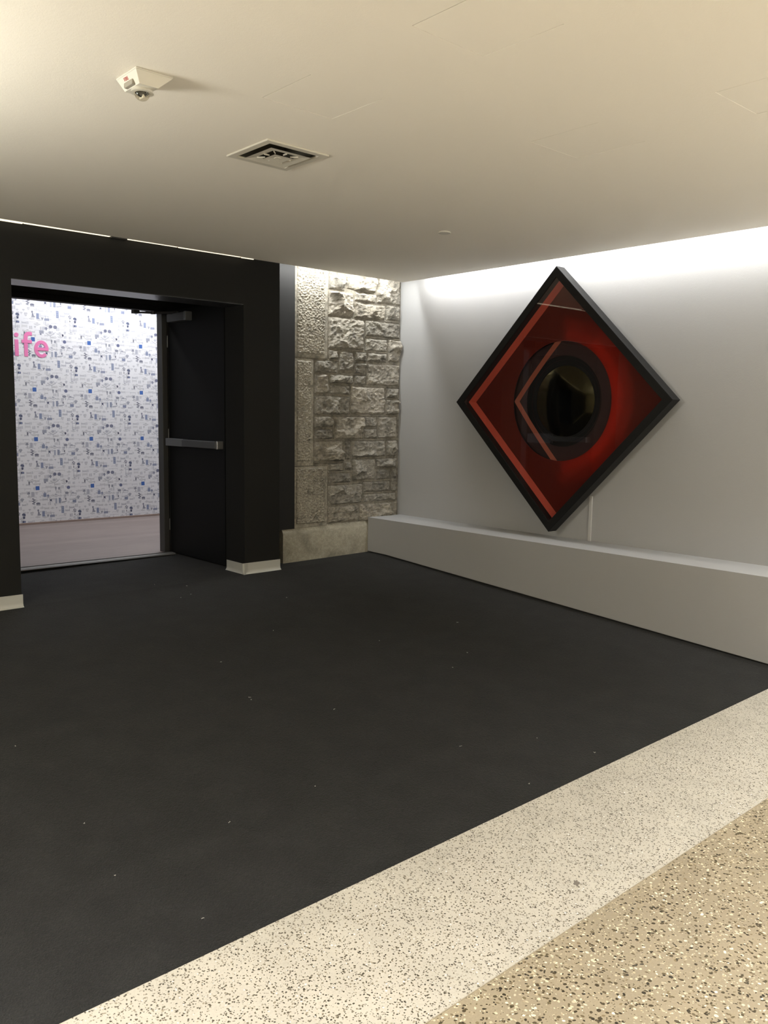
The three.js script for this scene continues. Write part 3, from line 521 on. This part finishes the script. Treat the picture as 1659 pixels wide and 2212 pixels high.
{
  const t = thing('air_vent', 'square white ceiling air diffuser with nested louvres and dark slots', 'air vent', [-3.1035, H, 2.5425]);
  const ring = (a0, y0, a1, y1, th) => { const g = new THREE.CylinderGeometry(a1 / Math.SQRT2, a0 / Math.SQRT2, y1 - y0, 4, 1, true); g.rotateY(Math.PI / 4); const h = new THREE.CylinderGeometry((a1 - th) / Math.SQRT2, (a0 - th) / Math.SQRT2, y1 - y0, 4, 1, true); h.rotateY(Math.PI / 4); h.scale(1, 1, 1); const ix = h.index.array; for (let i = 0; i < ix.length; i += 3) { const q = ix[i]; ix[i] = ix[i + 1]; ix[i + 1] = q; } const m = merge([g, h]); m.deleteAttribute('normal'); m.computeVertexNormals(); m.translate(0, (y0 + y1) / 2, 0); return m; };
  const flat = (o, i, y0, y1) => { const s = new THREE.Shape([[-o, -o], [o, -o], [o, o], [-o, o]].map(p => new THREE.Vector2(...p))); s.holes.push(new THREE.Path([[-i, -i], [-i, i], [i, i], [i, -i]].map(p => new THREE.Vector2(...p)))); const g = new THREE.ExtrudeGeometry(s, { depth: y1 - y0, bevelEnabled: true, bevelSize: 0.002, bevelThickness: 0.002, bevelSegments: 1 }); g.rotateX(-Math.PI / 2); g.translate(0, y0, 0); return g; };
  const mv = std(lin(0.66, 0.63, 0.56), 0.5); mv.side = THREE.DoubleSide;
  mesh('flange', flat(0.163, 0.1325, -0.006, -0.002), mv, t);
  mesh('throat', merge([box(-0.13, 0.13, 0.1, 0.104, -0.13, 0.13), box(-0.1325, -0.13, 0, 0.1, -0.13, 0.13), box(0.13, 0.1325, 0, 0.1, -0.13, 0.13), box(-0.13, 0.13, 0, 0.1, -0.1325, -0.13), box(-0.13, 0.13, 0, 0.1, 0.13, 0.1325)]), std(lin(0.06, 0.055, 0.042), 0.8), t);
  const tier = (o0, y0, o1, y1, th) => ring(2 * o0, y0, 2 * o1, y1, th);
  mesh('louvre', tier(0.109, -0.015, 0.068, -0.009, 0.002), mv, t);
  mesh('centre_plate', merge([tier(0.048, -0.018, 0.012, -0.014, 0.002), box(-0.012, 0.012, -0.016, -0.013, -0.012, 0.012, 0.0008)]), mv, t);
  for (const [ax, az] of [[1, 0], [-1, 0], [0, 1], [0, -1], [1, 1], [-1, -1], [1, -1], [-1, 1]]) { const g = box(-0.0016, 0.0016, -0.014, -0.008, 0.044, 0.072); const k = ax && az ? 1.3 : 1; g.scale(1, 1, k); g.rotateY(Math.atan2(ax, az)); mesh('spoke', g, mv, t); }
}
// flush access panels, each a door in its opening
for (const [x, z, w, d, label] of PANELS) {
  const t = thing('access_panel', label, 'access panel', [x, H, z]);
  mesh('panel_door', box(-w / 2 + 0.0038, w / 2 - 0.0007, 0.0006, 0.02, -d / 2 + 0.0006, d / 2 - 0.0006, 0.001), mCeil, t);
}
{
  const t = thing('sprinkler_cover', 'small round flat sprinkler cover plate on the ceiling near the stone wall', 'sprinkler cover', [-1.405, H, 1.935]);
  const g = new THREE.LatheGeometry([[0, -0.009], [0.036, -0.009], [0.040, -0.007], [0.040, -0.003], [0.036, 0.0]].map(p => new THREE.Vector2(...p)), 36); mesh('cover_disc', g, std(lin(0.70, 0.68, 0.63), 0.7, { side: THREE.DoubleSide }), t);
}

// ------------------------------------------------------------------ lamps
function strip(name, label, axis, a0, a1, pos, tilt, color, radiance, glow, width = 0.03, group) {
  // a lamp strip lying along x or z, shining down and tilted; pos = [other axis, y]
  const t = thing(name, label, 'light', axis === 'z' ? [pos[0], pos[1], (a0 + a1) / 2] : [(a0 + a1) / 2, pos[1], pos[0]], 0, group);
  const L = a1 - a0, n = axis === 'z' ? new THREE.Vector3(Math.sin(tilt), -Math.cos(tilt), 0) : new THREE.Vector3(0, -Math.cos(tilt), Math.sin(tilt));
  const along = axis === 'z' ? new THREE.Vector3(0, 0, 1) : new THREE.Vector3(1, 0, 0);
  const b = n.clone().negate(), y = new THREE.Vector3().crossVectors(b, along), q = new THREE.Quaternion().setFromRotationMatrix(new THREE.Matrix4().makeBasis(along, y, b));
  const hs = new THREE.BoxGeometry(L, width + 0.008, 0.016); hs.translate(0, 0, 0.011); hs.applyQuaternion(q); mesh('housing', hs, mWhitePaint, t);
  const df = new THREE.BoxGeometry(L, width, 0.004); df.applyQuaternion(q); mesh('diffuser', df, std(0x000000, 1, { emissive: color, emissiveIntensity: glow }), t);
  const l = new THREE.RectAreaLight(color, radiance, L, width); l.quaternion.copy(q); l.position.copy(t.position).addScaledVector(n, 0.004); l.name = numbered('area_light'); scene.add(l);
  return t;
}
strip('cove_light', 'hidden linear cove light washing the grey wall from the ceiling slot', 'z', 0.36, 9.9, [-0.142, H + 0.085], 0.35, C_COOL, COVE_RIGHT, 2.0);
strip('cove_light', 'hidden linear cove light washing the stone wall from the ceiling slot', 'x', -1.42, -0.16, [0.188, H + 0.085], -0.3, C_STONE, COVE_STONE, 2.0);
// warm light line in the slot above the black wall
{
  const t = thing('slot_light', 'thin warm light line glowing in the slot above the black wall', 'light', [0, H, 0]);
  const m = std(0x000000, 1, { emissive: lin(1, 0.86, 0.62), emissiveIntensity: 1.6 });
  for (const [x0, x1, z1, y0, r] of [[-5.2, -3.43, 0.256, -0.004, 1], [-3.42, -2.86, 0.246, -0.001, 0.8], [-2.74, -2.36, 0.243, -0.001, 0.9], [-2.35, -1.84, 0.236, -0.003, 1], [-1.83, -1.72, 0.229, -0.005, 1]]) {
    const g = box(x0, x1, y0, 0.012, ZB + 0.001, z1, 0.0015); mesh('light_segment', g, m, t);
  }
  mesh('bracket', box(-2.855, -2.745, -0.008, 0.01, ZB + 0.001, 0.252, 0.001), mDark, t);
  const l = new THREE.RectAreaLight(lin(1, 0.86, 0.62), SLOT, 3.4, 0.02); l.position.set(-3.5, H - 0.012, 0.248); l.rotation.x = -Math.PI / 2; l.name = numbered('area_light'); scene.add(l);
}
// recessed warm downlights over the corridor
const mGlow = std(0x000000, 1, { emissive: C_DOWN, emissiveIntensity: 3 });
for (const [x, z, k, label] of [[-0.9, 5.6, DOWN_R, 'recessed warm downlight over the corridor nearest the grey wall'], [-2.6, 5.9, DOWN_R, 'recessed warm downlight over the corridor right of the camera'], [-4.3, 5.2, DOWN_C, 'recessed warm downlight over the white floor strip above the camera'], [-6.4, 5.4, DOWN_B, 'recessed warm downlight over the corridor left of the camera'], [-3.4, 8.2, DOWN_B, 'recessed warm downlight at the back of the corridor'], [-6.8, 8.2, DOWN_B, 'recessed warm downlight in the rear left corner of the corridor']]) {
  const t = thing('downlight', label, 'light', [x, H, z]);
  const g = new THREE.LatheGeometry([[0.055, 0.002], [0.062, -0.006], [0.08, -0.006], [0.085, 0.0]].map(p => new THREE.Vector2(...p)), 32); mesh('trim_ring', g, std(lin(0.7, 0.7, 0.68), 0.5, { side: THREE.DoubleSide }), t);
  const d = new THREE.CylinderGeometry(0.056, 0.056, 0.002, 32); d.translate(0, -0.001, 0); mesh('diffuser', d, mGlow, t);
  const l = new THREE.SpotLight(C_DOWN, k, 0, 1.05, 0.8, 2); l.position.set(x, H - 0.008, z); l.target.position.set(x, -1, z); l.castShadow = true; l.shadow.radius = 5; l.name = numbered('spot_light'); scene.add(l, l.target);
}
// opal pendant globes outside the view
for (const [x, z, drop, k, label] of [[-5.5, 2.5, 0.52, GLOBE_L, 'round opal pendant globe left of the view'], [-1.5, 6.1, 0.36, GLOBE_R, 'round opal pendant globe over the corridor right of the camera']]) {
  const t = thing('pendant_lamp', label, 'light', [x, H, z]);
  const b = new THREE.CylinderGeometry(0.05, 0.06, 0.02, 24); b.translate(0, -0.01, 0); mesh('canopy', b, mWhitePaint, t);
  const rd = new THREE.CylinderGeometry(0.006, 0.006, drop - 0.07, 12); rd.translate(0, -(drop - 0.07) / 2, 0); mesh('rod', rd, mSteel, t);
  const s = new THREE.SphereGeometry(0.085, 32, 20); s.translate(0, -drop, 0); mesh('globe', s, std(0x000000, 1, { emissive: C_GLOBE, emissiveIntensity: 2.5 }), t);
  const l = new THREE.PointLight(C_GLOBE, k, 0, 2); l.position.set(x, H - drop, z); l.castShadow = true; l.shadow.radius = 10; l.name = numbered('point_light'); scene.add(l);
}
// bright lamps in the room beyond the doors
strip('hall_light', 'bright wall washer lamp along the ceiling in front of the wallpaper', 'x', -2.2, 1.6, [-3.1, 2.86], -0.35, C_HALL, HALL, 3.0, 0.12);
strip('hall_light', 'bright lamp on the ceiling of the papered room behind the door', 'x', -3.5, 1.0, [-1.95, 2.88], 0, C_HALL, HALL * 0.35, 3.0, 0.2);

// ------------------------------------------------------------------ lint and the spot on the floor
const LINT = [[-2.55, 0.57], [-2.36, 0.31], [-2.45, 0.53], [-2.53, 0.14], [-1.93, 0.96], [-2.44, 1.54], [-1.99, 2.65], [-1.33, 2.06], [-3.15, 2.37], [-3.16, 2.40], [-2.90, 2.73], [-1.73, 2.52], [-2.26, 3.78], [-2.60, 3.92], [-2.35, 3.53], [-2.70, 3.38], [-3.85, 3.32], [-4.26, 3.02], [-4.20, 3.74], [-4.24, 2.26], [-4.31, 3.38], [-3.44, 3.29], [-2.73, 3.79], [-3.00, 1.85], [-2.02, 2.06]];
{
  const proto = [];
  for (let k = 0; k < 3; k++) { const pts = []; const n = 4; for (let i = 0; i <= n; i++) pts.push(new THREE.Vector3((i / n - 0.5) * 0.008 * (0.6 + 0.5 * k), 0.0012 + 0.001 * Math.sin(i * 2 + k), (rnd() - 0.5) * 0.005)); proto.push(new THREE.TubeGeometry(new THREE.CatmullRomCurve3(pts), 6, 0.0008, 4)); }
  const m = std(lin(0.62, 0.60, 0.55), 0.9);
  for (const [x, z] of LINT) { const o = mesh('lint_scrap', proto[(rnd() * 3) | 0], m); o.position.set(x, floorY(x, z) + 0.0006, z); o.rotation.y = rnd() * 6.28; o.userData = { label: 'tiny white scrap of lint on the black carpet', category: 'lint', group: 'lint scraps on the black carpet' }; }
  const s = new THREE.Shape(); for (let i = 0; i <= 14; i++) { const a = i / 14 * 6.2832, r = 0.014 * (0.7 + 0.5 * Math.abs(Math.sin(i * 2.1))); i ? s.lineTo(Math.cos(a) * r * 1.15, Math.sin(a) * r * 0.7) : s.moveTo(Math.cos(a) * r * 1.15, Math.sin(a) * r * 0.7); }
  const g = new THREE.ExtrudeGeometry(s, { depth: 0.0008, bevelEnabled: false }); g.rotateX(-Math.PI / 2);
  const o = mesh('gum_spot', g, std(lin(0.16, 0.14, 0.12), 0.8)); o.position.set(-3.147, floorY(-3.147, 4.323) - 0.0008, 4.323); o.rotation.y = 0.7; o.userData = { label: 'small flattened dark gum spot on the white terrazzo strip', category: 'gum' };
}
renderer.render(scene, camera);
